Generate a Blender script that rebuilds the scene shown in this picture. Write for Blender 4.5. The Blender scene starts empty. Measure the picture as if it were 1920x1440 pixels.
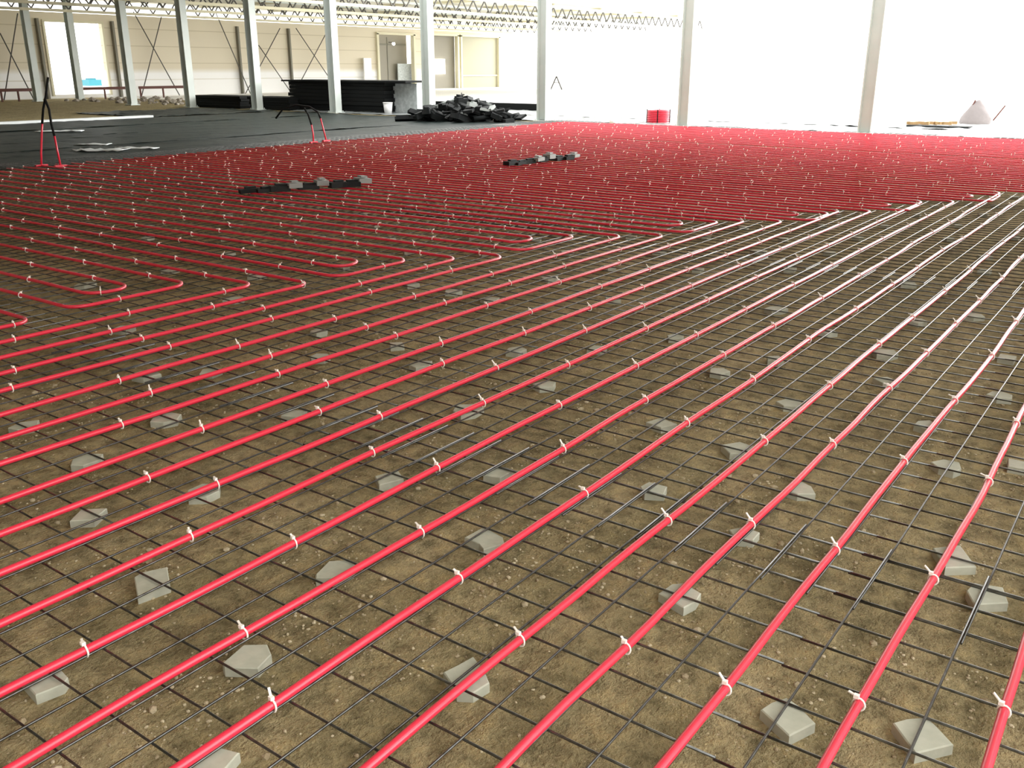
import bpy, bmesh, math, random
from mathutils import Vector, Matrix, noise
random.seed(7)
R = random.Random(11)
C = bpy.context.scene.collection
PI = math.pi

# ---------------------------------------------------------------- camera, sky, exposure
# world axes: x runs along the long pipe runs, y across them to the left, z up.
F_PX, PITCH, PHI, CAM_Z = 1732.0, math.radians(18.93), 0.625, 1.60
cam_d = bpy.data.cameras.new('camera')
cam_d.sensor_width = 36.0
cam_d.lens = 36.0*F_PX/1920.0
cam_d.clip_end = 600
cam = bpy.data.objects.new('camera', cam_d)
cam.location = (0, 0, CAM_Z)
cam.rotation_euler = (PI/2-PITCH, 0, PHI-PI/2)
C.objects.link(cam)
bpy.context.scene.camera = cam

SKY_BASE, SKY_GLOW = 3.7, 13.0
wd = bpy.data.worlds.new('world'); bpy.context.scene.world = wd
wd.use_nodes = True
bg = wd.node_tree.nodes['Background']
bg.inputs[0].default_value = (1.0, 0.985, 0.95, 1)
wn = wd.node_tree
# hazy sky, brightest low down beyond the far right corner of the hall
_tc = wn.nodes.new('ShaderNodeTexCoord'); _dp = wn.nodes.new('ShaderNodeVectorMath'); _dp.operation = 'DOT_PRODUCT'
_dp.inputs[1].default_value = Vector((.84, -.50, .20)).normalized()
wn.links.new(_tc.outputs['Generated'], _dp.inputs[0])
_mx = wn.nodes.new('ShaderNodeMath'); _mx.operation = 'MAXIMUM'; _mx.inputs[1].default_value = 0; wn.links.new(_dp.outputs['Value'], _mx.inputs[0])
_pw = wn.nodes.new('ShaderNodeMath'); _pw.operation = 'POWER'; _pw.inputs[1].default_value = 7; wn.links.new(_mx.outputs[0], _pw.inputs[0])
_ma = wn.nodes.new('ShaderNodeMath'); _ma.operation = 'MULTIPLY_ADD'; _ma.inputs[1].default_value = SKY_GLOW; _ma.inputs[2].default_value = SKY_BASE
wn.links.new(_pw.outputs[0], _ma.inputs[0]); wn.links.new(_ma.outputs[0], bg.inputs[1])
vs = bpy.context.scene.view_settings
vs.view_transform = 'Standard'; vs.look = 'None'; vs.gamma = 1; vs.use_curve_mapping = False
vs.exposure = -0.2

def area(name, loc, rot, sx, sy, power, col=(1, 1, 1)):
    l = bpy.data.lights.new(name, 'AREA'); l.shape = 'RECTANGLE'; l.size = sx; l.size_y = sy
    l.energy = power; l.color = col
    o = bpy.data.objects.new(name, l); o.location = loc; o.rotation_euler = rot
    C.objects.link(o); return o

# ---------------------------------------------------------------- helpers
_c, _s = math.cos(math.radians(18.93)), math.sin(math.radians(18.93))
def ray(px, py):
    x = (px-960)/F_PX; y = (py-720)/F_PX
    X, Y, Z = x, _c-y*_s, -_s-y*_c
    return Vector((X*math.sin(PHI)+Y*math.cos(PHI), -X*math.cos(PHI)+Y*math.sin(PHI), Z))
def G(px, py, z=0.06):
    d = ray(px, py); t = (z-CAM_Z)/d.z
    return Vector((d.x*t, d.y*t, z))
def W(px, py, b=49.5):
    d = ray(px, py); t = b/d.y
    return Vector((d.x*t, b, CAM_Z+d.z*t))

def tag(o, label=None, cat=None, group=None, kind=None):
    if label: o['label'] = label
    if cat: o['category'] = cat
    if group: o['group'] = group
    if kind: o['kind'] = kind
    return o
def empty(name, loc=(0, 0, 0), rz=0):
    o = bpy.data.objects.new(name, None); o.location = loc; o.rotation_euler = (0, 0, rz)
    o.empty_display_size = 0.1
    C.objects.link(o); return o
class MB:
    def __init__(s): s.v = []; s.f = []; s.sm = []
    def add(s, vs_, fs, smooth=False):
        n = len(s.v); s.v += [tuple(v) for v in vs_]
        for f in fs: s.f.append(tuple(i+n for i in f)); s.sm.append(smooth)
    def box(s, c, d, rot=None, shift=None):
        h = [Vector((x*d[0]/2, y*d[1]/2, z*d[2]/2)) for z in (-1, 1) for y in (-1, 1) for x in (-1, 1)]
        if rot is not None: h = [rot @ p for p in h]
        c = Vector(c)
        s.add([p+c for p in h], [(0, 2, 3, 1), (4, 5, 7, 6), (0, 1, 5, 4), (2, 6, 7, 3), (0, 4, 6, 2), (1, 3, 7, 5)])
    def bar(s, p, q, w, h=None):
        p, q = Vector(p), Vector(q); d = q-p
        r = d.to_track_quat('X', 'Z').to_matrix()
        s.box((p+q)/2, (d.length, w, h or w), r)
    def tube(s, pts, r, n=8, caps=True, closed=False, rad=None):
        pts = [Vector(p) for p in pts]; N = len(pts); rings = []
        prev = None
        for i, p in enumerate(pts):
            if closed: t = pts[(i+1) % N]-pts[i-1]
            else: t = pts[min(i+1, N-1)]-pts[max(i-1, 0)]
            t.normalize()
            if prev is None:
                up = Vector((0, 0, 1)) if abs(t.z) < .9 else Vector((1, 0, 0))
                u = t.cross(up).normalized()
            else:
                u = (prev - t*prev.dot(t)).normalized()
            prev = u; w = t.cross(u)
            rr = rad[i] if rad else r
            rings.append([p+(u*math.cos(a)+w*math.sin(a))*rr for a in [2*PI*k/n for k in range(n)]])
        vsx = [v for rg in rings for v in rg]; fs = []
        M = N if closed else N-1
        for i in range(M):
            j = (i+1) % N
            for k in range(n):
                k2 = (k+1) % n
                fs.append((i*n+k, i*n+k2, j*n+k2, j*n+k))
        self_n = len(s.v)
        s.add(vsx, fs, True)
        if caps and not closed:
            s.f.append(tuple(self_n+k for k in range(n))[::-1]); s.sm.append(False)
            s.f.append(tuple(self_n+(N-1)*n+k for k in range(n))); s.sm.append(False)
    def prism(s, poly, z0, z1, inset=0.0, zb=None):
        n = len(poly); cx = sum(p[0] for p in poly)/n; cy = sum(p[1] for p in poly)/n
        def sc(k): return [(cx+(p[0]-cx)*k, cy+(p[1]-cy)*k) for p in poly]
        lv = [(sc(1.03), z0), (sc(1.02), z1-inset), (sc(1-inset*14 if inset else 1), z1)]
        vv = [(x, y, z) for P, z in lv for x, y in P]; fs = []
        for L in range(2):
            for k in range(n):
                k2 = (k+1) % n
                fs.append((L*n+k, L*n+k2, (L+1)*n+k2, (L+1)*n+k))
        fs.append(tuple(range(n))[::-1]); fs.append(tuple(2*n+k for k in range(n)))
        s.add(vv, fs)
    def mesh(s, name, mat):
        m = bpy.data.meshes.new(name); m.from_pydata(s.v, [], s.f)
        m.polygons.foreach_set('use_smooth', s.sm)
        m.materials.append(mat); m.update(); return m
    def build(s, name, mat, parent=None):
        o = bpy.data.objects.new(name, s.mesh(name, mat)); C.objects.link(o)
        if parent: o.parent = parent
        return o
def inst(name, me, parent=None, loc=(0, 0, 0), rot=(0, 0, 0), sc=None):
    o = bpy.data.objects.new(name, me); C.objects.link(o); o.location = loc; o.rotation_euler = rot
    if sc: o.scale = sc
    if parent: o.parent = parent
    return o

# ---------------------------------------------------------------- materials
def mat(name, col, rough=0.6, metal=0.0, spec=0.5, noise_=None, bump=None, coat=0, emit=None):
    m = bpy.data.materials.new(name); m.use_nodes = True
    nt = m.node_tree; b = nt.nodes['Principled BSDF']
    b.inputs['Base Color'].default_value = (*col, 1); b.inputs['Roughness'].default_value = rough
    b.inputs['Metallic'].default_value = metal; b.inputs['Specular IOR Level'].default_value = spec
    b.inputs['Coat Weight'].default_value = coat; b.inputs['Coat Roughness'].default_value = .2
    if emit:
        b.inputs['Emission Color'].default_value = (*emit[0], 1); b.inputs['Emission Strength'].default_value = emit[1]
    tc = nt.nodes.new('ShaderNodeTexCoord')
    if noise_:
        sc, amt, col2 = noise_
        n = nt.nodes.new('ShaderNodeTexNoise'); n.inputs['Scale'].default_value = sc; n.inputs['Detail'].default_value = 6
        r = nt.nodes.new('ShaderNodeValToRGB')
        r.color_ramp.elements[0].position = .5-amt; r.color_ramp.elements[1].position = .5+amt
        r.color_ramp.elements[0].color = (*col, 1); r.color_ramp.elements[1].color = (*col2, 1)
        nt.links.new(tc.outputs['Object'], n.inputs['Vector']); nt.links.new(n.outputs['Fac'], r.inputs['Fac'])
        nt.links.new(r.outputs['Color'], b.inputs['Base Color'])
    if bump:
        sc, st, di = bump
        n = nt.nodes.new('ShaderNodeTexNoise'); n.inputs['Scale'].default_value = sc; n.inputs['Detail'].default_value = 5
        bu = nt.nodes.new('ShaderNodeBump'); bu.inputs['Strength'].default_value = st; bu.inputs['Distance'].default_value = di
        nt.links.new(tc.outputs['Object'], n.inputs['Vector']); nt.links.new(n.outputs['Fac'], bu.inputs['Height'])
        nt.links.new(bu.outputs['Normal'], b.inputs['Normal'])
    return m

def soil_mat():
    m = bpy.data.materials.new('sandy_soil'); m.use_nodes = True
    nt = m.node_tree; N = nt.nodes; L = nt.links; b = N['Principled BSDF']
    b.inputs['Roughness'].default_value = .95; b.inputs['Specular IOR Level'].default_value = .15
    tc = N.new('ShaderNodeTexCoord')
    def nz(sc, det=6, rough=.6):
        n = N.new('ShaderNodeTexNoise'); n.inputs['Scale'].default_value = sc
        n.inputs['Detail'].default_value = det; n.inputs['Roughness'].default_value = rough
        L.new(tc.outputs['Object'], n.inputs['Vector']); return n
    def ramp(src, stops):
        r = N.new('ShaderNodeValToRGB'); e = r.color_ramp.elements
        e[0].position, e[0].color = stops[0][0], (*stops[0][1], 1)
        e[1].position, e[1].color = stops[-1][0], (*stops[-1][1], 1)
        for p, c in stops[1:-1]:
            x = e.new(p); x.color = (*c, 1)
        L.new(src, r.inputs['Fac']); return r
    big = nz(1.7, 5); mid = nz(14, 6, .7); fine = nz(70, 4, .7)
    base = ramp(big.outputs['Fac'], [(.3, (.27, .222, .12)), (.5, (.36, .298, .162)), (.72, (.46, .38, .22))])
    md = ramp(mid.outputs['Fac'], [(.3, (.36, .36, .33)), (.52, (1, 1, 1)), (.70, (1.4, 1.33, 1.22))])
    mx = N.new('ShaderNodeMix'); mx.data_type = 'RGBA'; mx.blend_type = 'MULTIPLY'; mx.inputs[0].default_value = .9
    L.new(base.outputs['Color'], mx.inputs[6]); L.new(md.outputs['Color'], mx.inputs[7])
    # light sand grains and grit in patches
    vo = N.new('ShaderNodeTexVoronoi'); vo.inputs['Scale'].default_value = 75
    L.new(tc.outputs['Object'], vo.inputs['Vector'])
    dots = ramp(vo.outputs['Distance'], [(.12, (1, 1, 1)), (.3, (0, 0, 0))])
    patch = nz(3.1, 4); pr_ = ramp(patch.outputs['Fac'], [(.46, (0, 0, 0)), (.62, (1, 1, 1))])
    sel = N.new('ShaderNodeSeparateColor'); L.new(vo.outputs['Color'], sel.inputs[0])
    gt = N.new('ShaderNodeMath'); gt.operation = 'GREATER_THAN'; gt.inputs[1].default_value = .72
    L.new(sel.outputs[0], gt.inputs[0])
    m1 = N.new('ShaderNodeMath'); m1.operation = 'MULTIPLY'; L.new(dots.outputs['Color'], m1.inputs[0]); L.new(pr_.outputs['Color'], m1.inputs[1])
    m2 = N.new('ShaderNodeMath'); m2.operation = 'MULTIPLY'; L.new(m1.outputs[0], m2.inputs[0]); L.new(gt.outputs[0], m2.inputs[1])
    mx2 = N.new('ShaderNodeMix'); mx2.data_type = 'RGBA'
    L.new(m2.outputs[0], mx2.inputs[0]); L.new(mx.outputs[2], mx2.inputs[6]); mx2.inputs[7].default_value = (.55, .45, .3, 1)
    L.new(mx2.outputs[2], b.inputs['Base Color'])
    ad = N.new('ShaderNodeMath'); ad.operation = 'MULTIPLY_ADD'; ad.inputs[1].default_value = 1.6
    L.new(mid.outputs['Fac'], ad.inputs[0]); L.new(fine.outputs['Fac'], ad.inputs[2])
    ad2 = N.new('ShaderNodeMath'); ad2.operation = 'MULTIPLY_ADD'; ad2.inputs[1].default_value = 3.0
    L.new(nz(4.5, 3).outputs['Fac'], ad2.inputs[0]); L.new(ad.outputs[0], ad2.inputs[2])
    bu = N.new('ShaderNodeBump'); bu.inputs['Strength'].default_value = .9; bu.inputs['Distance'].default_value = .02
    L.new(ad2.outputs[0], bu.inputs['Height']); L.new(bu.outputs['Normal'], b.inputs['Normal'])
    return m

M_soil = soil_mat()
M_pebble = mat('pebble', (.30, .235, .14), .9, noise_=(9, .12, (.56, .49, .34)))
M_pipe = mat('red_plastic_pipe', (.78, .022, .06), .45, spec=.5, coat=.6)
M_tie = mat('white_nylon', (.92, .86, .80), .45)
M_bar = mat('ribbed_steel', (.17, .175, .17), .33, metal=.9, noise_=(30, .2, (.08, .08, .075)))
M_tile = mat('grey_concrete_tile', (.39, .40, .325), .85, noise_=(25, .2, (.47, .475, .39)), bump=(60, .25, .003))
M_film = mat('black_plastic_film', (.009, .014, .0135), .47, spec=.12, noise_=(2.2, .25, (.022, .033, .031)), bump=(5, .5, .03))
M_film_daylit = mat('daylit_film', (.20, .22, .22), .28, spec=.6, noise_=(2.2, .25, (.30, .32, .32)), bump=(5, .4, .02))  # daylit copy of the black film, sky reflection lifted into its grey
M_filmwhite = mat('pale_plastic_film', (.62, .66, .66), .4, bump=(8, .4, .02))
M_steel = mat('galvanised_column', (.54, .60, .57), .5, metal=.0, noise_=(1.5, .3, (.64, .69, .66)))
M_post = mat('olive_grey_post', (.19, .18, .14), .6, metal=.2)
M_dark = mat('dark_steel', (.09, .085, .075), .6, metal=.3)
M_black = mat('black_foam', (.008, .009, .009), .8, spec=.2)
M_scrap = mat('black_scrap', (.006, .008, .009), .7, spec=.25, noise_=(3, .15, (.018, .021, .021)))
M_scraplight = mat('grey_scrap', (.28, .31, .30), .6)
M_wood = mat('raw_timber', (.42, .27, .12), .7, noise_=(6, .2, (.55, .36, .18)))
M_rust = mat('rusty_red_rail', (.10, .03, .02), .7)
M_greypanel = mat('speckled_grey_panel', (.42, .46, .46), .7, noise_=(8, .15, (.6, .64, .64)))
M_roof = mat('white_roof_deck', (.80, .77, .66), .7)
M_out = mat('pale_outdoor_ground', (.86, .86, .85), .8)
M_blue = mat('light_blue_tank', (.03, .22, .28), .5)
M_door = mat('taupe_door', (.26, .24, .19), .6)
M_gate = mat('olive_cream_gate', (.36, .345, .245), .6)
M_frame = mat('cream_frame', (.72, .68, .50), .6)
M_white = mat('white_plastic', (.9, .9, .9), .5)
M_glow = mat('lamp_and_pane_glow', (1, 1, 1), .5, emit=((1, .98, .9), 8))

def panel_wall_mat():
    m = bpy.data.materials.new('cream_sandwich_panels'); m.use_nodes = True
    nt = m.node_tree; N = nt.nodes; L = nt.links; b = N['Principled BSDF']; b.inputs['Roughness'].default_value = .6
    tc = N.new('ShaderNodeTexCoord'); sp = N.new('ShaderNodeSeparateXYZ'); L.new(tc.outputs['Object'], sp.inputs[0])
    # white towards the bottom, cream above, thin joints every 1.1 m
    r = N.new('ShaderNodeValToRGB'); e = r.color_ramp.elements; r.color_ramp.interpolation = 'LINEAR'
    e[0].position, e[0].color = .29, (.95, .95, .94, 1); e[1].position, e[1].color = .36, (.72, .65, .50, 1)
    dv = N.new('ShaderNodeMath'); dv.operation = 'DIVIDE'; dv.inputs[1].default_value = 4.3
    L.new(sp.outputs['Z'], dv.inputs[0]); L.new(dv.outputs[0], r.inputs['Fac'])
    md = N.new('ShaderNodeMath'); md.operation = 'MODULO'; md.inputs[1].default_value = .9; L.new(sp.outputs['Z'], md.inputs[0])
    lt = N.new('ShaderNodeMath'); lt.operation = 'LESS_THAN'; lt.inputs[1].default_value = .05; L.new(md.outputs[0], lt.inputs[0])
    mx = N.new('ShaderNodeMix'); mx.data_type = 'RGBA'; mx.blend_type = 'MULTIPLY'; mx.inputs[7].default_value = (.8, .78, .72, 1)
    L.new(lt.outputs[0], mx.inputs[0]); L.new(r.outputs['Color'], mx.inputs[6]); L.new(mx.outputs[2], b.inputs['Base Color'])
    return m
M_wall = panel_wall_mat()

def struct(mb, name, m, **k):
    o = mb.build(name, m); o['kind'] = 'structure'; return o
def quad_grid(x0, x1, y0, y1, z, nx=1, ny=1, zf=None):
    vv = []; ff = []
    for j in range(ny+1):
        for i in range(nx+1):
            x = x0+(x1-x0)*i/nx; y = y0+(y1-y0)*j/ny
            vv.append((x, y, z+(zf(x, y) if zf else 0)))
    for j in range(ny):
        for i in range(nx):
            a = j*(nx+1)+i; ff.append((a, a+1, a+nx+2, a+nx+1))
    return vv, ff

# ---------------------------------------------------------------- the hall
AX0, AX1, BY0, BY1 = -12.0, 67.0, -7.0, 49.5
mb = MB(); mb.box(((AX0+30)/2, (BY0+BY1)/2+.5, -.085), (30-AX0, BY1-BY0+1, .2)); 
struct(mb, 'floor', M_soil)
mb = MB()
mb.box((165, 25, -.11), (270, 500, .2)); mb.box((9, -116.1, -.11), (42, 218, .2))
mb.box((9, 162.6, -.11), (42, 225, .2)); mb.box((-112, 25, -.11), (200, 500, .2))
o = struct(mb, 'ground', M_out)

# left long wall at y = 49.5 with its openings, built as panels round the holes
holes = [(27.3, 30.5, 0.22, 3.85), (51.9, 55.85, 0.0, 3.92), (57.2, 61.1, 0.0, 4.0), (61.5, 66.6, 0.0, 4.0)]
mb = MB(); x = AX0; T = .25
for (h0, h1, z0, z1) in holes:
    mb.box(((x+h0)/2, BY1+T/2, 2.15), (h0-x, T, 4.3))
    mb.box(((h0+h1)/2, BY1+T/2, (z1+4.3)/2), (h1-h0, T, 4.3-z1))
    if z0 > 0: mb.box(((h0+h1)/2, BY1+T/2, z0/2), (h1-h0, T, z0))
    x = h1
mb.box(((x+AX1)/2, BY1+T/2, 2.15), (AX1-x, T, 4.3))
struct(mb, 'wall_left', M_wall)
mb = MB(); mb.box((AX0-.15, 23.2, 2.5), (.3, 52.8, 5)); struct(mb, 'wall_back', M_wall)
# unseen right wall added to shape the light, wide gap beside the camera
mb = MB(); GX0, GX1 = -8.0, 5.2
mb.box(((AX0+GX0)/2, -3.2, 2.5), (GX0-AX0, .3, 5)); mb.box(((18+GX1)/2, -3.2, 2.5), (18-GX1, .3, 5))
struct(mb, 'added_wall_right', M_wall)
# window opening frame (no glass left in it)
mb = MB()
for xx in (27.25, 30.55): mb.box((xx, BY1-.03, 2.0), (.12, .12, 3.7))
mb.box((28.9, BY1-.03, 3.88), (3.4, .12, .12))
struct(mb, 'window_1', M_frame)
def door_leaf(name, x0, x1, z1, m, depth, extra=None):
    mb = MB(); mb.box(((x0+x1)/2, BY1+depth, z1/2), (x1-x0, .06, z1))
    o = struct(mb, name, m)
    f = MB()
    for xx in (x0, x1): f.box((xx, BY1+.0, z1/2), (.2, .34, z1))
    f.box(((x0+x1)/2, BY1, z1), (x1-x0+.2, .34, .16))
    fo = f.build('door_frame', M_frame, o)
    return o
d1 = door_leaf('door_1', 51.9, 55.85, 3.92, M_door, .7)
mb = MB(); mb.box((53.7, BY1+.66, 1.9), (.07, .05, 3.6)); mb.box((53.9, BY1+.66, 3.2), (3.7, .05, .12)); mb.build('door_rail', M_post, d1)
d2 = door_leaf('door_2', 57.2, 61.1, 4.0, M_door, .3)
mb = MB(); mb.box((58.75, BY1+.23, 1.65), (2.1, .08, 1.1)); o = mb.build('door_window', M_glow, d2)  # pane emits by itself to stand for daylight, no lamp here
o['label'] = 'door pane glowing in place of daylight'
d3 = door_leaf('door_3', 61.5, 66.6, 4.0, M_gate, .1)
mb = MB(); mb.box((64.05, BY1+.03, .95), (5.0, .08, .1)); mb.build('door_rail', M_frame, d3)
# roof: unseen near roof with edges shaped for the light, wing along left wall
mb = MB()
mb.box((12.25, 11.1, 5.05), (11.5, 27.8, .12)); mb.box(((AX0+6.5)/2, 11.7, 5.05), (6.5-AX0, 26.6, .12))
mb.box(((AX0+29.5)/2, 32.5, 5.05), (29.5-AX0, 15, .12))
mb.box(((AX0+AX1)/2, 45, 5.05), (AX1-AX0, 10.6, .12))
mb.box(((29.5+AX1)/2, 35, 5.05), (AX1-29.5, 9.4, .12))
struct(mb, 'ceiling', M_roof)

# roof trusses running along x
def truss(y, x0, x1, label):
    root = empty('roof_truss', (x0, y, 4.1))
    L = x1-x0
    for nm, z in (('bottom_chord', .05), ('top_chord', .72)):
        b = MB(); b.box((L/2, 0, z), (L, .16, .12)); b.build(nm, M_frame if nm == 'bottom_chord' else M_steel, root)
    w = MB(); n = int(L/.9); st = L/n
    for i in range(n):
        xa = i*st
        w.bar((xa, 0, .1), (xa+st/2, 0, .68), .05); w.bar((xa+st/2, 0, .68), (xa+st, 0, .1), .05)
    w.build('lattice_web', M_dark, root)
    tag(root, label, 'truss', 'roof trusses along the left wing'); return root
tl = ['steel lattice roof truss closest to the cream wall, furthest back', 'steel lattice roof truss second from the cream wall',
      'steel lattice roof truss third from the cream wall', 'steel lattice roof truss nearest the camera of the visible ones']
for y, l in zip((45.1, 40.3, 35.5, 30.9), tl): truss(y, 18, 66.5, l)
# purlins
for k in range(9):
    b = MB(); x = 21+k*5.2; b.box((x, 40, 4.93), (.12, 18, .12)); o = b.build('roof_purlin', M_frame)
    tag(o, 'cream roof purlin crossing above the lattice trusses', 'purlin', 'purlins above the trusses')

# columns
def column_mesh():
    b = MB(); H = 4.98; w = .30; t = .02
    b.box((0, w/2, H/2), (w, t, H)); b.box((0, -w/2, H/2), (w, t, H)); b.box((0, 0, H/2), (.014, w, H))
    return b
col_me = column_mesh().mesh('column_shaft', M_steel)
b = MB(); b.box((0, 0, .0), (.46, .46, .03)); 
for sx in (-1, 1):
    for sy in (-1, 1): b.tube([(sx*.18, sy*.18, 0), (sx*.18, sy*.18, .07)], .014, 6)
base_me = b.mesh('base_plate', M_steel)
cx = [(72, 188), (150, 183), (248, 190), (358, 198), (483, 203), (630, 211), (805, 217), (1019, 228), (1283, 236), (1622, 251)]
clab = ['grey steel H column at far left before the bright window opening, leftmost of the row', 'grey steel H column standing in front of the white window opening, next to the wall',
        'grey steel H column just right of the white window opening', 'grey steel H column left of the low black board stack',
        'grey steel H column between the two low black board stacks', 'grey steel H column before the tall black board stack',
        'grey steel H column rising behind the black scrap heap', 'grey steel H column beside the end of the scrap heap, before white daylight',
        'pale steel H column right of the red pipe coil', 'pale steel H column at far right, washed out by the daylight']
for i in range(10):
    X, Y = 24.35, [46.9, 49.0, 41.2, 35.3, 30.3, 25.45, 21.0, 16.35, 11.7, 6.75][i]
    # place on the column line where the photo's sight line crosses it
    d = ray(*cx[i]); Y = d.y/d.x*24.6
    X = 24.6
    if i == 1: X, Y = 27.0, d.y/d.x*27.0
    r = empty('steel_column', (X, Y, 0.04))
    inst('column_shaft', col_me, r); inst('base_plate', base_me, r)
    tag(r, clab[i], 'column', 'steel columns in a row')

# wall posts and cross braces
plab = ['slim post on the cream wall left of the window opening', 'slim post on the cream wall right of the window opening', 'slim post on cream wall behind the crossing brace rods',
        'slim dark post on cream wall left of the paired cross braces', 'slim dark post on cream wall between two crossed rod braces', 'slim post on cream wall left of the grey door recess']
for x, l in zip((26.9, 31.1, 35.3, 39.5, 43.6, 47.8), plab):
    if x in (35.3, 47.8): continue
    b = MB(); b.box((x, BY1-.12, 2.0), (.12, .2, 3.95)); o = b.build('wall_post', M_post); tag(o, l, 'post', 'posts on the cream wall')
br = [((0, 62), (50, 160), 'thin brace rod falling right at the far left edge'), ((33, 25), (15, 140), 'thin upright brace rod crossing the one at the far left edge'),
      ((250, 22), (333, 172), 'long brace rod falling right, right of the window opening'), ((303, 30), (268, 170), 'steep brace rod crossing the long one right of the window opening'),
      ((405, 25), (450, 130), 'steep brace rod left of the fifth column'), ((485, 85), (540, 165), 'brace rod falling right beside the fifth column'),
      ((525, 53), (487, 125), 'brace rod falling left beside the fifth column'), ((555, 53), (620, 150), 'brace rod falling right before the tall black stack'),
      ((610, 65), (560, 160), 'brace rod falling left before the tall black stack')]
for p, q, l in br:
    a_, c_ = W(*p, 49.2), W(*q, 49.2)
    if c_.z > .15:
        t = (c_.z-.03)/(a_.z-c_.z); c_ = c_+(c_-a_)*t
    b = MB(); b.tube([a_, c_], .028, 6); o = b.build('brace_rod', M_dark); tag(o, l, 'brace', 'cross braces on the cream wall')

# ---------------------------------------------------------------- welded mesh sheets
BARLEN_L, BARLEN_C = 5.1, 2.25
def bar_mesh(L, name, seed):
    rr = random.Random(seed); n = 10; pts = []
    for i in range(n+1):
        pts.append((L*i/n, rr.uniform(-.0015, .0015), rr.uniform(-.0012, .0012)))
    b = MB(); b.tube(pts, .0037, 6); return b.mesh(name, M_bar)
Lbars = [bar_mesh(5.1, 'long_bar', k) for k in range(3)]
Cbars = [bar_mesh(2.25, 'cross_bar', 10+k) for k in range(3)]
ZC, ZL = .0495, .0565
def sheet(x0, y0, nL, nC, near, label, rz=0.0, dz=0.0, name='reinforcement_mesh'):
    root = empty(name, (x0, y0, dz), rz)
    if near:
        for k in range(nL): inst('long_bar', Lbars[k % 3], root, (0, .075+.15*k, ZL))
        for k in range(nC): inst('cross_bar', Cbars[k % 3], root, (.075+.15*k, 0, ZC), (0, 0, PI/2))
    else:
        b = MB()
        for k in range(nL): b.tube([(0, .075+.15*k, ZL), (5.1, .075+.15*k, ZL)], .0036, 4, caps=False)
        for k in range(nC): b.tube([(.075+.15*k, 0, ZC), (.075+.15*k, 2.25, ZC)], .0036, 4, caps=False)
        b.build('bar_grid', M_bar, root)
    tag(root, label, 'steel mesh', 'welded mesh sheets on the ground')
# sheet columns: x starts so that the bar grid (a = 1.727 + .15 k) and the overlap at 2.55..2.95 agree
xs = [-2.173-.0, 2.552, 7.277, 12.0, 16.73, 21.2]
ORD = ['first', 'second', 'third', 'fourth', 'fifth', 'sixth', 'seventh', 'eighth', 'ninth', 'tenth', 'eleventh', 'twelfth', 'thirteenth', 'fourteenth', 'fifteenth', 'sixteenth', 'seventeenth', 'eighteenth', 'nineteenth', 'twentieth', 'twenty-first', 'twenty-second']
rowname = ['nearest the camera', 'in the second row back', 'in the third row back', 'in the fourth row back', 'in the fifth row back', 'in the furthest row']
yb = [-1.6+2.25*k for k in range(8)]
for j, y0 in enumerate(yb):
    for i, x0 in enumerate(xs):
        if i == 0 and y0 > 6.5: continue
        if i >= 2 and y0 < -1: continue
        sh = [0, .45][j % 2] if i > 0 and j > 0 else 0
        if y0 > .6 and y0 < 1.9: sh = .0
        near = (i <= 1 and j <= 3)
        x00 = x0 + sh + (.0 if i == 0 else 0)
        n_ = 34 if i < 5 else 20
        # keep cross bars on the common .15 grid phase
        base = 1.727-.075
        x00 = base + round((x00-base)/.15)*.15 + R.uniform(-.012, .012)
        if i == 0 and sh == 0: x00 = base+round((-2.15-base)/.15)*.15
        y00 = .875-.075 + round((y0-.8)/.15)*.15 + R.uniform(-.006, .006)
        sheet(x00, y00, 15, 34 if i < 5 else 22, near,
              'dark welded steel mesh sheet, %s strip from the right, %s' % (ORD[j], rowname[i]),
              R.uniform(-.0016, .0016), (.0062 if (i+j) % 2 else 0)*.45)

# ---------------------------------------------------------------- ties
def tie_mesh(seed):
    rr = random.Random(seed); b = MB()
    n = 14; pts = []
    for k in range(n):
        a = 2*PI*k/n; pts.append((rr.uniform(-.0004, .0004), .0150*math.cos(a), -.003+.0180*math.sin(a)))
    b.tube(pts, .0030, 5, closed=True)
    hy = rr.uniform(0, .012)
    b.box((0, hy, .0185), (.011, .013, .010))
    ang = rr.uniform(-.1, .75); L = rr.uniform(.012, .03); dx = rr.uniform(-.6, .6)
    d = Vector((dx*.8, math.cos(ang), math.sin(ang))).normalized()
    p = Vector((0, hy, .019)); b.bar(p, p+d*L, .0065, .0035)
    return b.mesh('cable_tie', M_tie)
TIES = [tie_mesh(s) for s in range(7)]
PR = .0125
PZ = ZL+.003+PR
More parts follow.
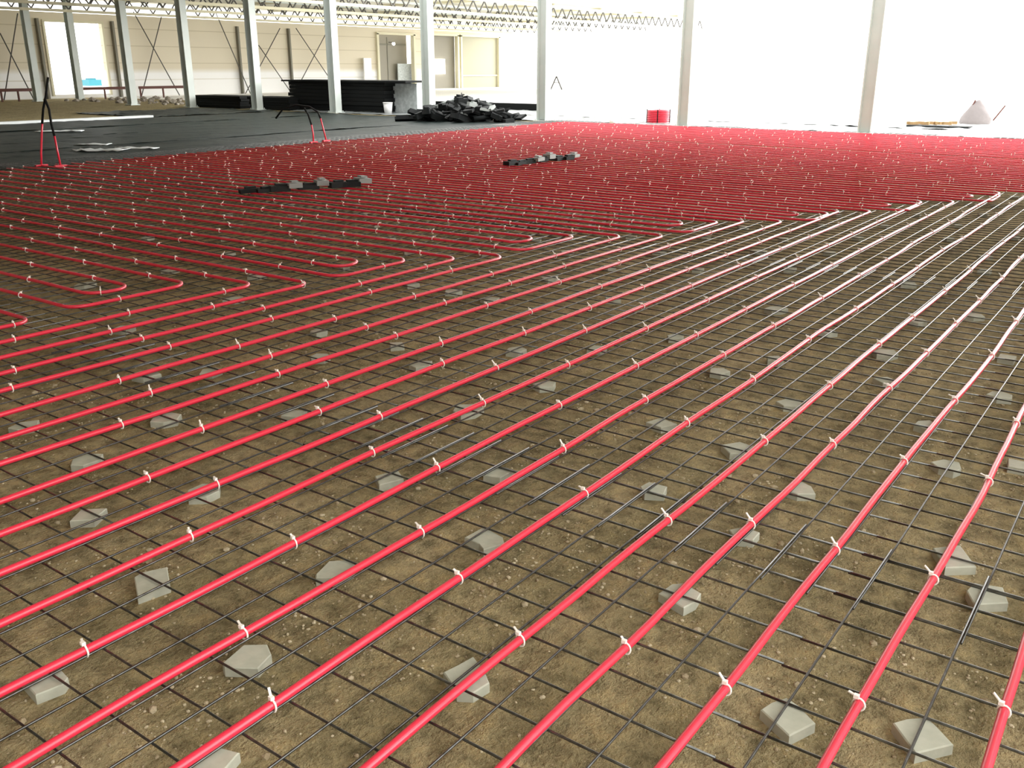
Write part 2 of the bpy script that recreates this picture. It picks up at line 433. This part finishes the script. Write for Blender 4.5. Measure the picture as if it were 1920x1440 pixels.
# ---------------------------------------------------------------- pipes
def wig(x, seed, amp):
    return amp*noise.noise(Vector((x*.55, seed*7.31, 0)))+amp*.45*noise.noise(Vector((x*1.7, seed*3.1, 5)))
def dense(path, step=.12):
    out = []
    for i in range(len(path)-1):
        p, q = Vector(path[i]), Vector(path[i+1]); n = max(1, int((q-p).length/step))
        for k in range(n): out.append(p.lerp(q, k/n))
    out.append(Vector(path[-1])); return out
def arc(cx_, cy_, r, a0, a1, n=7):
    return [(cx_+r*math.cos(a0+(a1-a0)*k/n), cy_+r*math.sin(a0+(a1-a0)*k/n), 0) for k in range(n+1)]
def pipe(path, label, group, seed, tie_gap=(.6, .9), step=.15, amp=.014, sides=10, cat='pipe', ties_at=None, fixed=None):
    pts = dense(path, step); out = []
    N = len(pts)
    for i, p in enumerate(pts):
        t = (pts[min(i+1, N-1)]-pts[max(i-1, 0)]).normalized()
        nrm = Vector((-t.y, t.x, 0)); s = i*step
        w = wig(s, seed, amp)
        out.append(p+nrm*w+Vector((0, 0, PZ+.004*noise.noise(Vector((s*.8, seed, 9))))))
    root = empty('heating_pipe', (out[0].x, out[0].y, 0))
    b = MB(); o0 = Vector((out[0].x, out[0].y, 0))
    b.tube([p-o0 for p in out], PR, sides)
    b.build('pipe_body', M_pipe, root)
    # ties
    rr = random.Random(seed+100); acc = rr.uniform(.1, .7); d = 0; nt = 0
    for i in range(1, N):
        seg = (out[i]-out[i-1]).length; d += seg
        if d >= acc and nt < 98:
            t = (out[i]-out[i-1]); ang = math.atan2(t.y, t.x)
            inst('cable_tie', TIES[rr.randrange(7)], root, out[i]-o0, (0, 0, ang+rr.uniform(-.15, .15)+(PI if abs(math.sin(ang)) > .7 and t.y > 0 and 0 else 0)))
            nt += 1; acc = d+rr.uniform(*tie_gap)
    tag(root, label, cat, group)
    return root

BEND_R = .13
YEND = 15.35
# long straight runs, numbered from the right, b positions measured
runs_b = [-.47, -.17, .135, .425, .728, 1.03, 1.283, 1.642, 1.943, 2.24, 2.555, 2.835, 3.11, 3.37, 3.70, 3.98, 4.28, 4.61, 4.88, 5.18, 5.48, 5.80]
# groups: outer hook position (a, b)
hooks = [(4.07, 5.90), (5.71, 5.17), (7.50, 4.64), (9.12, 3.88), (10.40, 3.15), (11.75, 2.52), (13.2, 1.9), (14.8, 1.25), (16.4, .65), (18.0, .1)]
thr_a = [2.84]
for k in range(len(hooks)):
    a0 = hooks[k][0]; a1 = hooks[k+1][0] if k+1 < len(hooks) else a0+1.6
    p = (a1-a0)/6; thr_a += [a0+p, a0+2*p]
# assign through runs: leftmost first
tb = runs_b[::-1]
slots = []
for i, b_ in enumerate(tb):
    if i >= len(thr_a): break
    a_ = thr_a[i]
    # a run turns left where its slot is; path: from x=-3 along x, bend, along +y
    x0 = -3.0 if b_ < 4.5 else -2.0
    path = [(x0, b_, 0), (a_-BEND_R, b_, 0)] + arc(a_-BEND_R, b_+BEND_R, BEND_R, -PI/2, 0)[1:] + [(a_, YEND, 0)]
    k = len(runs_b)-i-2   # ordinal from bottom right corner in the picture (run .135 is first)
    lab = 'red heating pipe running away from the camera, %s from the lower right corner' % ORD[k-1] if k >= 1 else 'red heating pipe beyond the lower right corner'
    pipe(path, lab, 'red pipes running away from the camera', i+1, amp=.022 if b_ < 2 else .014)
    slots.append(a_)
# nested hairpins at the boundary
for k, (ah, bh) in enumerate(hooks):
    prev = thr_a[0] if k == 0 else thr_a[2*k]
    p = (ah-prev)/4
    xo0, xi0, xi1, xo1 = prev+p, prev+2*p, prev+3*p, ah
    y_o = bh+.0; y_i = bh+.27
    for nm, xa, xb, yy, sd in (('outer', xo0, xo1, y_o, 50+k), ('inner', xi0, xi1, y_i, 70+k)):
        r = BEND_R
        path = [(xa, YEND, 0), (xa, yy+r, 0)] + arc(xa+r, yy+r, r, PI, 1.5*PI)[1:] + arc(xb-r, yy+r, r, -PI/2, 0) + [(xb, YEND, 0)]
        pipe(path, 'red heating pipe hairpin, %s loop of the %s nest along the bend line' % (nm, ORD[k]), 'hairpin loops at the bend line', sd, tie_gap=(.55, 1.1), step=.18)
# beyond: regular hairpins out to the far edge
xa = thr_a[-1]+.3; k = 0
far_start = hooks[-1][0]+.9
x = far_start
while x < 24.1:
    yy = -2.2
    r = BEND_R
    path = [(x, YEND+.05, 0), (x, yy+r, 0)] + arc(x+r, yy+r, r, PI, 1.5*PI)[1:] + arc(x+.29-r, yy+r, r, -PI/2, 0) + [(x+.29, YEND, 0)]
    pipe(path, 'red heating pipe loop in the dense far field before the black film edge', 'far pipe loops', 90+k, tie_gap=(.7, 1.4), step=.3, sides=8)
    x += .58; k += 1
# end turns at the far left edge joining neighbouring arms
# ---------------------------------------------------------------- spacer tiles
def tile(poly, label, seed, h=.0455):
    n = len(poly); cx_ = sum(p[0] for p in poly)/n; cy_ = sum(p[1] for p in poly)/n
    # ensure ccw
    A = sum(poly[i][0]*poly[(i+1) % n][1]-poly[(i+1) % n][0]*poly[i][1] for i in range(n))
    if A < 0: poly = poly[::-1]
    b = MB(); b.prism([(p[0]-cx_, p[1]-cy_) for p in poly], .012, h, .0028)
    o = b.build('spacer_tile', M_tile); o.location = (cx_, cy_, .0)
    rr = random.Random(seed); 
    tag(o, label, 'tile piece', 'broken tile spacers under the mesh'); return o
hand = [
 ([(1427, 1330), (1447, 1317), (1475, 1308), (1497, 1323), (1528, 1355), (1480, 1379)], 'grey five-sided broken tile between the second and third pipes at lower right'),
 ([(1675, 1355), (1700, 1348), (1738, 1345), (1757, 1363), (1787, 1395), (1717, 1412)], 'large grey wedge of broken tile nearest the lower right corner'),
 ([(418, 1243), (457, 1209), (500, 1208), (508, 1227), (483, 1253), (422, 1251)], 'grey rounded broken tile at lower left with a pale chipped corner'),
 ([(252, 1082), (267, 1073), (313, 1063), (318, 1095), (258, 1117)], 'squarish grey broken tile at left with a bar casting a diagonal line over it'),
 ([(592, 1077), (617, 1052), (648, 1050), (665, 1055), (662, 1069), (635, 1083), (593, 1083)], 'pale leaf-shaped broken tile left of centre touching a red pipe'),
 ([(832, 1260), (860, 1246), (887, 1231), (907, 1257), (917, 1280), (887, 1299), (857, 1297)], 'pointed grey broken tile at bottom centre half under a red pipe'),
 ([(872, 1007), (907, 988), (942, 1007), (945, 1019), (907, 1030), (898, 1019)], 'thick grey broken tile near the picture centre with a bar across its middle'),
 ([(37, 1270), (103, 1245), (127, 1270), (118, 1283), (67, 1303)], 'worn broken tile under a red pipe at the lower left edge'),
 ([(1236, 1112), (1260, 1095), (1282, 1093), (1314, 1112), (1305, 1127), (1282, 1139)], 'grey broken tile right of centre passing under a red pipe'),
 ([(1813, 1107), (1827, 1093), (1880, 1101), (1890, 1130), (1827, 1133)], 'dark-edged broken tile at the right under two ribbed bars'),
 ([(1750, 1027), (1800, 1022), (1830, 1062), (1773, 1064)], 'grey triangular broken tile at the right beside a pink-lit pipe'),
]
for i, (pl, lab) in enumerate(hand):
    tile([(G(*p, z=.045).x, G(*p, z=.045).y) for p in pl], lab, i)
stones = [(160, 862), (165, 965), (383, 920), (728, 895), (935, 885), (1223, 915), (1385, 840), (1240, 793), (1500, 915), (1778, 873), (1735, 795), (1910, 870), (1022, 720), (878, 767), (965, 655), (790, 682), (745, 645), (1120, 652), (1480, 755), (1455, 672), (1350, 695), (1395, 1000), (1890, 670), (1660, 712), (45, 797), (310, 783), (550, 775), (380, 1437), (600, 668),
 (275, 700), (770, 530), (850, 545), (920, 560), (1030, 520), (1265, 630), (1455, 578), (1150, 560), (1550, 620), (1660, 660), (1875, 740), (1700, 530), (1825, 590), (600, 620), (440, 560), (480, 515), (320, 505), (160, 532), (230, 615), (395, 695), (1720, 600), (1850, 480)]
shape_words = ['squarish', 'wedge-shaped', 'five-sided', 'long narrow', 'rounded', 'notched', 'three-cornered']
sorted_runs = [b for b in runs_b]
byrow = {}
for p in stones:
    g = G(*p, z=.045); gap = sum(1 for b in runs_b if b < g.y)-2
    byrow.setdefault(gap, []).append((g.x, g.y))
allst = [(G(*p, z=.045).x, G(*p, z=.045).y) for p in stones]
sid = 40
for gap, L in byrow.items():
    L.sort()
    for q, (gx, gy) in enumerate(L):
        rr = random.Random(sid); n = rr.choice((4, 5, 5, 6)); s = rr.uniform(.062, .085)
        a0 = rr.uniform(0, 6)
        poly = [(gx+s*rr.uniform(.75, 1.15)*math.cos(a0+2*PI*k/n), gy+s*rr.uniform(.65, 1.05)*math.sin(a0+2*PI*k/n)) for k in range(n)]
        if 1 <= gap <= 21:
            where = 'between the %s and %s red pipes from right' % (ORD[gap-1], ORD[gap])
        else: where = 'at the bend line in the left middle distance'
        lab = 'grey broken tile %s, %s going back' % (where, ORD[q])
        if gap > 21: lab = 'grey broken tile at the bend line in the left middle distance, %s going back' % ORD[q]
        tile(poly, lab, sid); sid += 1
# farther spacers on a loose lattice
for i in range(14):
    for j in range(14):
        x = 5.2+.9*i+(j % 2)*.4+R.uniform(-.1, .1); y = .6+.62*j+R.uniform(-.08, .08)
        if x > 13.5: continue
        if any((x-a)**2+(y-b)**2 < .36 for a, b in allst): continue
        s = R.uniform(.06, .08); n = R.choice((4, 5)); a0 = R.uniform(0, 6)
        poly = [(x+s*R.uniform(.8, 1.1)*math.cos(a0+2*PI*k/n), y+s*R.uniform(.7, 1.)*math.sin(a0+2*PI*k/n)) for k in range(n)]
        o = tile(poly, 'small grey broken tile under the mesh in the middle distance', 500+i*20+j)
        o['group'] = 'small tile spacers in the middle distance'

# gravel: loose grit on the soil
b = MB()
ico = bmesh.new(); bmesh.ops.create_icosphere(ico, subdivisions=1, radius=1); IV = [v.co.copy() for v in ico.verts]; IF = [tuple(v.index for v in f.verts) for f in ico.faces]; ico.free()
cnt = 0
while cnt < 8000:
    x = R.uniform(.6, 8) if cnt % 3 else R.uniform(.6, 4); y = R.uniform(-.6, 5.2)
    dn = noise.noise(Vector((x*2.3, y*2.3, 3)))+.35*noise.noise(Vector((x*.8, y*.8, 1)))
    if dn < .12 and R.random() > .12: continue
    s = R.choice((.0025, .003, .004, .005, .006)) if R.random() < .97 else R.uniform(.008, .015)
    k = Vector((R.uniform(.8, 1.4), R.uniform(.7, 1.2), R.uniform(.5, .8))); rz = Matrix.Rotation(R.uniform(0, 6), 3, 'Z')
    b.add([rz @ Vector((v.x*k.x*s*R.uniform(.85, 1.15), v.y*k.y*s, v.z*k.z*s))+Vector((x, y, .015+s*.25)) for v in IV], IF); cnt += 1
o = b.build('gravel', M_pebble); tag(o, 'loose pale grit and small pebbles on the brown soil', 'gravel', kind='stuff')

# ---------------------------------------------------------------- black membrane strips
def film(x0, x1, y0, y1, z, nx, ny, seed, amp, label, m=M_film, name='plastic_film', grp='black film strips on the floor', sx=1.0, sy=1.0):
    def zf(x, y):
        v = noise.noise(Vector((x*.7*sx, y*1.3*sy, seed)))+.6*noise.noise(Vector((x*3*sx, y*4*sy, seed+4)))+.35*noise.noise(Vector((x*8*sx, y*8*sy, seed+8)))
        return max(0, amp*(v+.35))
    vv, ff = quad_grid(x0, x1, y0, y1, z+.016, nx, ny, zf); mb_ = MB(); mb_.add(vv, ff, True)
    # turn the rim down so the strip has an edge
    o = mb_.build(name, m); sol = o.modifiers.new('thickness', 'SOLIDIFY'); sol.thickness = .004; sol.offset = -1
    tag(o, label, 'plastic film', grp); return o
ys = [15.62, 18.7, 21.8, 24.9, 28.0]
for i in range(4):
    film(-2, 24.2, ys[i], ys[i+1]+.1, .004+.01*(i % 2), 200, 36, i*3.3, .022, 'black wrinkled plastic film strip left of the red pipes, %s from the pipes' % ORD[i])
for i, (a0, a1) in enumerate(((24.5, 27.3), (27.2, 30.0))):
    film(a0, a1, -3, 28.0, .014+.006*i, 40, 220, 20+i*3, .04, 'glossy film strip past the red pipes, mirrored daylight put into its colour, %s from the pipes' % ORD[i], m=M_film_daylit)
film(18.8, 24.3, 28.2, 33.0, .012, 60, 40, 41, .05, 'black wrinkled film around the feet of the middle columns')
# pale wrinkle scraps lying on the film
for (px, py, s, l) in [(112, 247, .55, 'pale plastic scrap left on black film by the left pipe risers'), (190, 283, .5, 'pale crumpled scrap on black film nearest the red pipes at left'), (257, 279, .4, 'small pale scrap on black film above the pipe edge'), (175, 272, .35, 'flat pale scrap right of the left pipe risers')]:
    g = G(px, py, .03); b = MB(); n = 9
    def zf(x, y): return .05*abs(noise.noise(Vector((x*5, y*5, px))))
    vv, ff = quad_grid(-s, s, -s*.4, s*.4, .045, 10, 6, zf); b.add(vv, ff, True)
    o = b.build('film_scrap', M_filmwhite); o.location = (g.x, g.y, 0); o.rotation_euler = (0, 0, PHI-PI/2+R.uniform(-.2, .2))
    sol = o.modifiers.new('thickness', 'SOLIDIFY'); sol.thickness = .01
    tag(o, l, 'plastic scrap')
# long pale strip and low kerb
b = MB(); b.box((8.6, 28.3, .05), (20.4, .28, .1)); o = b.build('edge_strip', M_filmwhite); tag(o, 'long pale edging strip at the left between black film and bare soil', 'edging')

# ---------------------------------------------------------------- black board stacks
def boards(x, y0, y1, h, w, n, label, name='board_stack'):
    r = empty(name, (x, (y0+y1)/2, 0))
    for k in range(n):
        b = MB(); t = h/n
        b.box((R.uniform(-.03, .03), R.uniform(-.06, .06), t*(k+.5)), (w+R.uniform(-.04, .04), (y1-y0)+R.uniform(-.1, .05), t*.93)); b.build('board', M_black, r)
    tag(r, label, 'board stack'); return r
yA = ray(385, 198); yB = ray(480, 198); yC = ray(570, 203); yD = ray(560, 203); yE = ray(640, 206); yF = ray(745, 206)
def Yat(px, X): d = ray(px, 200); return d.y/d.x*X
X1 = 25.6
boards(X1, Yat(474, X1), Yat(385, X1), .50, 1.2, 5, 'low black foam board stack left of the column at the middle left')
boards(X1, Yat(566, X1), Yat(490, X1), .50, 1.2, 5, 'low black foam board stack between two columns, beside the tall one')
t1 = boards(X1+.6, Yat(745, X1+.6), Yat(568, X1+.6), 1.08, 1.4, 8, 'tall black foam board stack with an overhanging top board')
b = MB(); b.box((26.2, (Yat(790, 26.2)+Yat(560, 26.2))/2, 1.11), (1.6, Yat(560, 26.2)-Yat(790, 26.2), .06))
o = b.build('top_sheet', M_black); tag(o, 'thin black sheet laid across the tall black stack', 'sheet')
b = MB(); b.box((26.3, (Yat(790, 26.3)+Yat(748, 26.3))/2, .52), (.5, Yat(748, 26.3)-Yat(792, 26.3), 1.04)); o = b.build('panel_block', M_greypanel); tag(o, 'speckled pale grey panel block right of the tall black stack', 'panel')
# bucket
g = G(728, 214, 0.0)
r = empty('bucket', (g.x, g.y, .02)); b = MB()
b.tube([(0, 0, 0), (0, 0, .36)], .15, 18, rad=[.13, .17]); b.build('bucket_body', M_white, r)
b = MB(); b.tube([(0, 0, .35), (0, 0, .39)], .18, 18); b.build('lid', M_white, r)
tag(r, 'small white bucket in front of the tall black stack', 'bucket')
# ledge behind the scrap heap
b = MB(); b.box((30.3, (Yat(700, 30.3)+Yat(1012, 30.3))/2, .14), (.4, Yat(700, 30.3)-Yat(1012, 30.3), .28)); o = b.build('kerb_beam', M_black); tag(o, 'long low black beam on the ground behind the scrap heap', 'beam')
b = MB(); b.box((33, Yat(905, 33), .35), (.4, 8.0, .8)); 
# ---------------------------------------------------------------- scrap heap
for i in range(110):
    px = R.triangular(742, 995, 865); g0 = G(px, 231-R.uniform(0, 8), 0)
    env = max(.06, .66*(1-abs(px-872)/130))
    z = R.uniform(.03, env)
    L, w, t = R.uniform(.25, .85), R.uniform(.10, .34), R.uniform(.06, .16)
    light = R.random() < .12
    b = MB()
    if i % 3 == 0:
        b.tube([(-L/2, 0, 0), (0, .02, .015), (L/2, 0, 0)], t*.6, 10)
    else:
        b.box((0, 0, 0), (L, w, t)); b.box((L*.2, w*.1, t*.7), (L*.5, w*.7, t*.4))
    o = b.build('insulation_scrap', M_scraplight if light else M_scrap)
    o.location = (g0.x, g0.y, z+.03); o.rotation_euler = (R.uniform(-.5, .5), R.uniform(-.35, .35), R.uniform(0, PI))
    tag(o, 'pale grey offcut in the dark scrap heap' if light else 'black offcut in the scrap heap at the pipe field edge', 'offcut', 'pale pieces in the scrap heap' if light else 'black pieces in the scrap heap')
g = G(866, 215, 0); b = MB(); b.tube([(g.x, g.y, 0.0), (g.x, g.y, .75)], .02, 6); b.box((g.x, g.y-.06, .68), (.03, .14, .05)); o = b.build('stake', M_dark); tag(o, 'thin dark stake standing up out of the scrap heap', 'stake')

# bundles of offcuts lying on the pipes
def bundle(pxs, label, r0, seed):
    rr = random.Random(seed); pts = [G(*p, z=.1) for p in pxs]
    root = empty('pipe_bundle', (pts[0].x, pts[0].y, 0)); o0 = Vector((pts[0].x, pts[0].y, 0))
    z = PZ+PR; ax = (pts[-1]-pts[0]); L = ax.length; ax.normalize(); ang = math.atan2(ax.y, ax.x); n = 9
    for k in range(n):
        f = (k+.5)/n; t = rr.uniform(.045, .075); w = rr.uniform(.10, .2)*(.7+.6*f); le = L/n*rr.uniform(1.0, 1.5)
        p = o0*0+ax*(f*L)+Vector((-ax.y, ax.x, 0))*rr.uniform(-.05, .05)
        light = k in (3, 5, 8)
        b = MB(); rot = Matrix.Rotation(ang+rr.uniform(-.12, .12), 3, 'Z') @ Matrix.Rotation(rr.uniform(-.05, .05), 3, 'Y')
        if light:
            b.box((p.x, p.y, z+t*.75+.02), (le*.7, w*.8, t), rot); b.box((p.x, p.y, z+t*1.1+.05), (le*.35, w*.5, .02), rot)
            b.build('pale_offcut', M_scraplight, root)['label'] = 'pale grey offcut'
        else:
            b.box((p.x, p.y, z+t/2), (le, w, t), rot); b.box((p.x+.03, p.y, z+t+.012), (le*.6, w*.5, .024), rot); b.build('dark_offcut', M_scrap, root)
    tag(root, label, 'bundle')
bundle([(452, 360), (560, 352), (695, 345)], 'long row of dark strips lying on the pipes left of centre', .062, 3)
bundle([(955, 309), (1010, 303), (1080, 295)], 'smaller row of dark strips lying on the pipes further back', .07, 5)

# red pipe risers with black sleeves
def riser(px, py, tops, label, seed):
    g = G(px, py, .06); r = empty('pipe_riser', (g.x, g.y, 0)); dist = Vector((g.x, g.y)).length
    def P(qx, qy):
        # same depth plane facing the camera at the riser's distance
        fwd = Vector((math.cos(PHI), math.sin(PHI), 0)); d = ray(qx, qy); t = (g.x*fwd.x+g.y*fwd.y)/d.dot(fwd)
        p = d*t; return Vector((p.x-g.x, p.y-g.y, max(0.0, p.z+CAM_Z)))
    red = [P(*q) for q in tops[0]]; blk = [P(*q) for q in tops[1]]
    red[0].z = PZ
    b = MB(); b.tube(red, .016, 8); b.build('red_stub', M_pipe, r)
    b = MB(); b.tube([red[-1]]+blk, .019, 8); b.build('black_sleeve', M_black, r)
    b = MB(); b.box((0, 0, .075), (.2, .05, .03)); b.build('foot_bend', M_pipe, r)
    tag(r, label, 'riser', 'pipe risers at the field edge'); return r
riser(78, 312, ([(78, 313), (77, 285), (78, 250), (79, 232)], [(81, 205), (86, 180), (90, 145)]), 'upright red pipe riser with tall black sleeve at far left edge', 1)
riser(114, 313, ([(114, 314), (108, 285), (102, 255)], [(96, 232), (92, 205), (84, 185)]), 'leaning red pipe riser right of the tall sleeved one at left', 2)
riser(588, 268, ([(588, 269), (587, 250), (584, 234)], [(578, 215), (570, 202)]), 'red pipe riser left of the pair at the edge behind the pipe field', 3)
riser(612, 265, ([(612, 266), (607, 245), (601, 222)], [(596, 210), (580, 200), (555, 197), (530, 205), (517, 222)]), 'red pipe riser with black sleeve arching left behind the pipe field', 4)

# coil of red pipe
g = G(1225, 232, .02)
root = empty('pipe_coil', (g.x+.3, g.y, .02))
for k in range(14):
    zz = .03+.026*k; rr_ = .32-(.012 if k % 2 else 0); b = MB()
    b.tube([(rr_*math.cos(2*PI*i/28), rr_*math.sin(2*PI*i/28), zz) for i in range(28)], .0145, 7, closed=True); b.build('coil_turn', M_pipe, root)
for k in range(9):
    rr_ = .30-.028*k; b = MB(); b.tube([(rr_*math.cos(2*PI*i/24), rr_*math.sin(2*PI*i/24), .36) for i in range(24)], .014, 6, closed=True)
    if k < 4: b.build('coil_turn', M_pipe, root)
for k in range(4):
    a = k*PI/2+.4; b = MB(); b.bar((.335*math.cos(a), .335*math.sin(a), .01), (.335*math.cos(a), .335*math.sin(a), .40), .03, .006); b.build('strap', M_scrap, root)
tag(root, 'round coil of red pipe standing left of the pale column', 'pipe coil')
g = G(1148, 233, .02); b = MB(); b.tube([(0, 0, 0), (0, 0, .12), (0, 0, .16)], .06, 12, rad=[.09, .08, .03]); o = b.build('small_pot', M_white); o.location = (g.x, g.y, .03); tag(o, 'tiny white pot on the far edge of the red pipe field', 'pot')

# white sack heap, leaning rods, short timber blocks (far right)
g = G(1828, 234, .0)
ic = bmesh.new(); bmesh.ops.create_icosphere(ic, subdivisions=3, radius=1)
for v in ic.verts:
    n_ = noise.noise(v.co*2.2)*.16; taper = 1-.55*max(0, v.co.z)
    v.co = Vector((v.co.x*taper*(1+n_)*.36, v.co.y*taper*(1+n_)*.42, max(-.3, v.co.z)*(.52+n_*.3)+.16))
me = bpy.data.meshes.new('white_sack'); ic.to_mesh(me); ic.free()
M_sack = mat('white_sack_cloth', (.27, .245, .245), .8, bump=(9, .4, .03)); me.materials.append(M_sack)
for p in me.polygons: p.use_smooth = True
o = bpy.data.objects.new('white_sack', me); o.location = (g.x, g.y, 0.02); C.objects.link(o); tag(o, 'pale pointed sack standing at far right beyond the pipes', 'sack')
def rod(p, q, label):
    fwd = Vector((math.cos(PHI), math.sin(PHI), 0)); base = G(*p, z=.03); dd = base.x*fwd.x+base.y*fwd.y
    d = ray(*q); t = dd/d.dot(fwd); top = Vector((d.x*t, d.y*t, CAM_Z+d.z*t))
    b = MB(); b.tube([base, top], .022, 6); o = b.build('thin_rod', M_rust); tag(o, label, 'rod')
rod((1806, 232), (1829, 188), 'thin rusty rod leaning against the pale sack'); rod((1862, 226), (1885, 198), 'thin rusty rod leaning right of the pale sack')
b = MB()
for i in range(9):
    g = G(1702+i*10.5, 239-R.uniform(0, 2), 0); b = MB(); b.box((0, 0, .06), (.22, .09, .08)); o = b.build('timber_block', M_wood)
    o.location = (g.x, g.y, .05); o.rotation_euler = (0, 0, R.uniform(0, 3)); tag(o, 'short timber block in the row left of the pale sack', 'timber block', 'timber blocks by the sack')
g = G(1760, 241, 0); b = MB(); b.box((0, 0, .03), (.5, 1.6, .05)); o = b.build('dark_mat', M_scrap); o.location = (g.x, g.y, .02); tag(o, 'dark mat lying under the row of timber blocks', 'mat')
# far small trestle past the bright opening
g = G(1043, 168, .0); fwd = Vector((math.cos(PHI), math.sin(PHI), 0)); rt = Vector((math.sin(PHI), -math.cos(PHI), 0))
r = empty('trestle', (g.x, g.y, 0))
for sx in (-1, 1):
    b = MB(); b.bar(rt*sx*.42, Vector((0, 0, .95)), .09); b.build('leg', M_dark, r)
b = MB(); b.bar(-rt*.2+Vector((0, 0, .5)), rt*.2+Vector((0, 0, .5)), .06); b.build('crossbar', M_dark, r)
tag(r, 'small dark A-shaped trestle far away in the white daylight', 'trestle')
# barrier rail and rubble by the window opening
for (p, q, l) in [((0, 172), (66, 174), 'rusty red rail low along the wall at the far left edge'), ((150, 181), (243, 181), 'rusty red rail below the window opening'), ((262, 179), (350, 180), 'thin rusty rail on the ground right of the window opening')]:
    a_, c_ = W(*p, 47.2), W(*q, 47.2); z = .55
    r = empty('barrier_rail', (a_.x, 47.2, 0)); b = MB(); b.box(((c_.x-a_.x)/2, 0, z), (c_.x-a_.x, .08, .14)); b.build('rail', M_rust, r)
    n = 3
    for k in range(n): b = MB(); b.box(((c_.x-a_.x)*(k+.05)/(n-.9), 0, z/2), (.07, .07, z)); b.build('post', M_rust, r)
    tag(r, l, 'rail')
M_rub = mat('rubble', (.16, .13, .10), .9, noise_=(2, .2, (.5, .46, .4)))
for i in range(70):
    px = R.uniform(0, 400); X = R.uniform(25.5, 31); Y = Yat(px, X)
    if Y > 46.8 or Y < 34: Y = R.uniform(36, 46.5)
    s = R.uniform(.06, .2); b = MB(); b.add([Vector((v.x*s*R.uniform(.7, 1.4), v.y*s*R.uniform(.7, 1.3), v.z*s*.7)) for v in IV], IF)
    o = b.build('rubble_lump', M_rub); o.location = (X, Y, s*.35); o.rotation_euler = (0, 0, R.uniform(0, 6)); tag(o, 'lump of brown rubble below the window opening', 'rubble', 'rubble lumps near the cream wall')
a_ = W(160, 161, 60); b = MB(); c_ = W(182, 149, 60); xm, xw = (a_.x+c_.x)/2, c_.x-a_.x
r = empty('blue_tank', (xm, 60, 0)); b.box((0, 0, (a_.z+c_.z)/2), (xw, 1.0, c_.z-a_.z)); b.box((0, 0, c_.z+.04), (xw*.5, .5, .08)); b.build('tank_body', M_blue, r)
b = MB(); b.box((0, 0, a_.z/2), (xw*1.02, 1.0, a_.z)); b.build('plinth', M_out, r)
tag(r, 'light blue tank on a pale plinth outside, seen through the window opening', 'tank')
# white sheet leaning on the wall, reflection built as a sheet, work lamp
a_, c_ = W(685, 110, 49.0), W(701, 152, 49.0); b = MB(); b.box(((a_.x+c_.x)/2, 49.2, 1.12), (c_.x-a_.x, .08, 2.2)); o = b.build('leaning_sheet', M_white); tag(o, 'tall white sheet leaning on the wall left of the grey door', 'panel')
a_, c_ = W(745, 115, 49.9), W(775, 160, 49.9); b = MB(); b.box(((a_.x+c_.x)/2, 49.9, .95), (c_.x-a_.x, .06, 1.8)); o = b.build('reflection_sheet', M_greypanel); tag(o, 'pale grey sheet standing in for a light reflection inside the grey door recess', 'panel')  # bright reflection in the doorway, put in as a pale sheet
a_ = W(738, 82, 49.3); b = MB(); ico = [v*.13 for v in IV]; b.add([v+Vector((a_.x, 49.3, a_.z)) for v in ico], IF, True); r = empty('work_lamp', (0, 0, 0)); b.build('bulb', M_glow, r)
b = MB(); b.box((a_.x, 49.5, a_.z+.1), (.12, .5, .06)); b.build('bracket', M_dark, r); tag(r, 'small glowing lamp above the grey door', 'lamp')
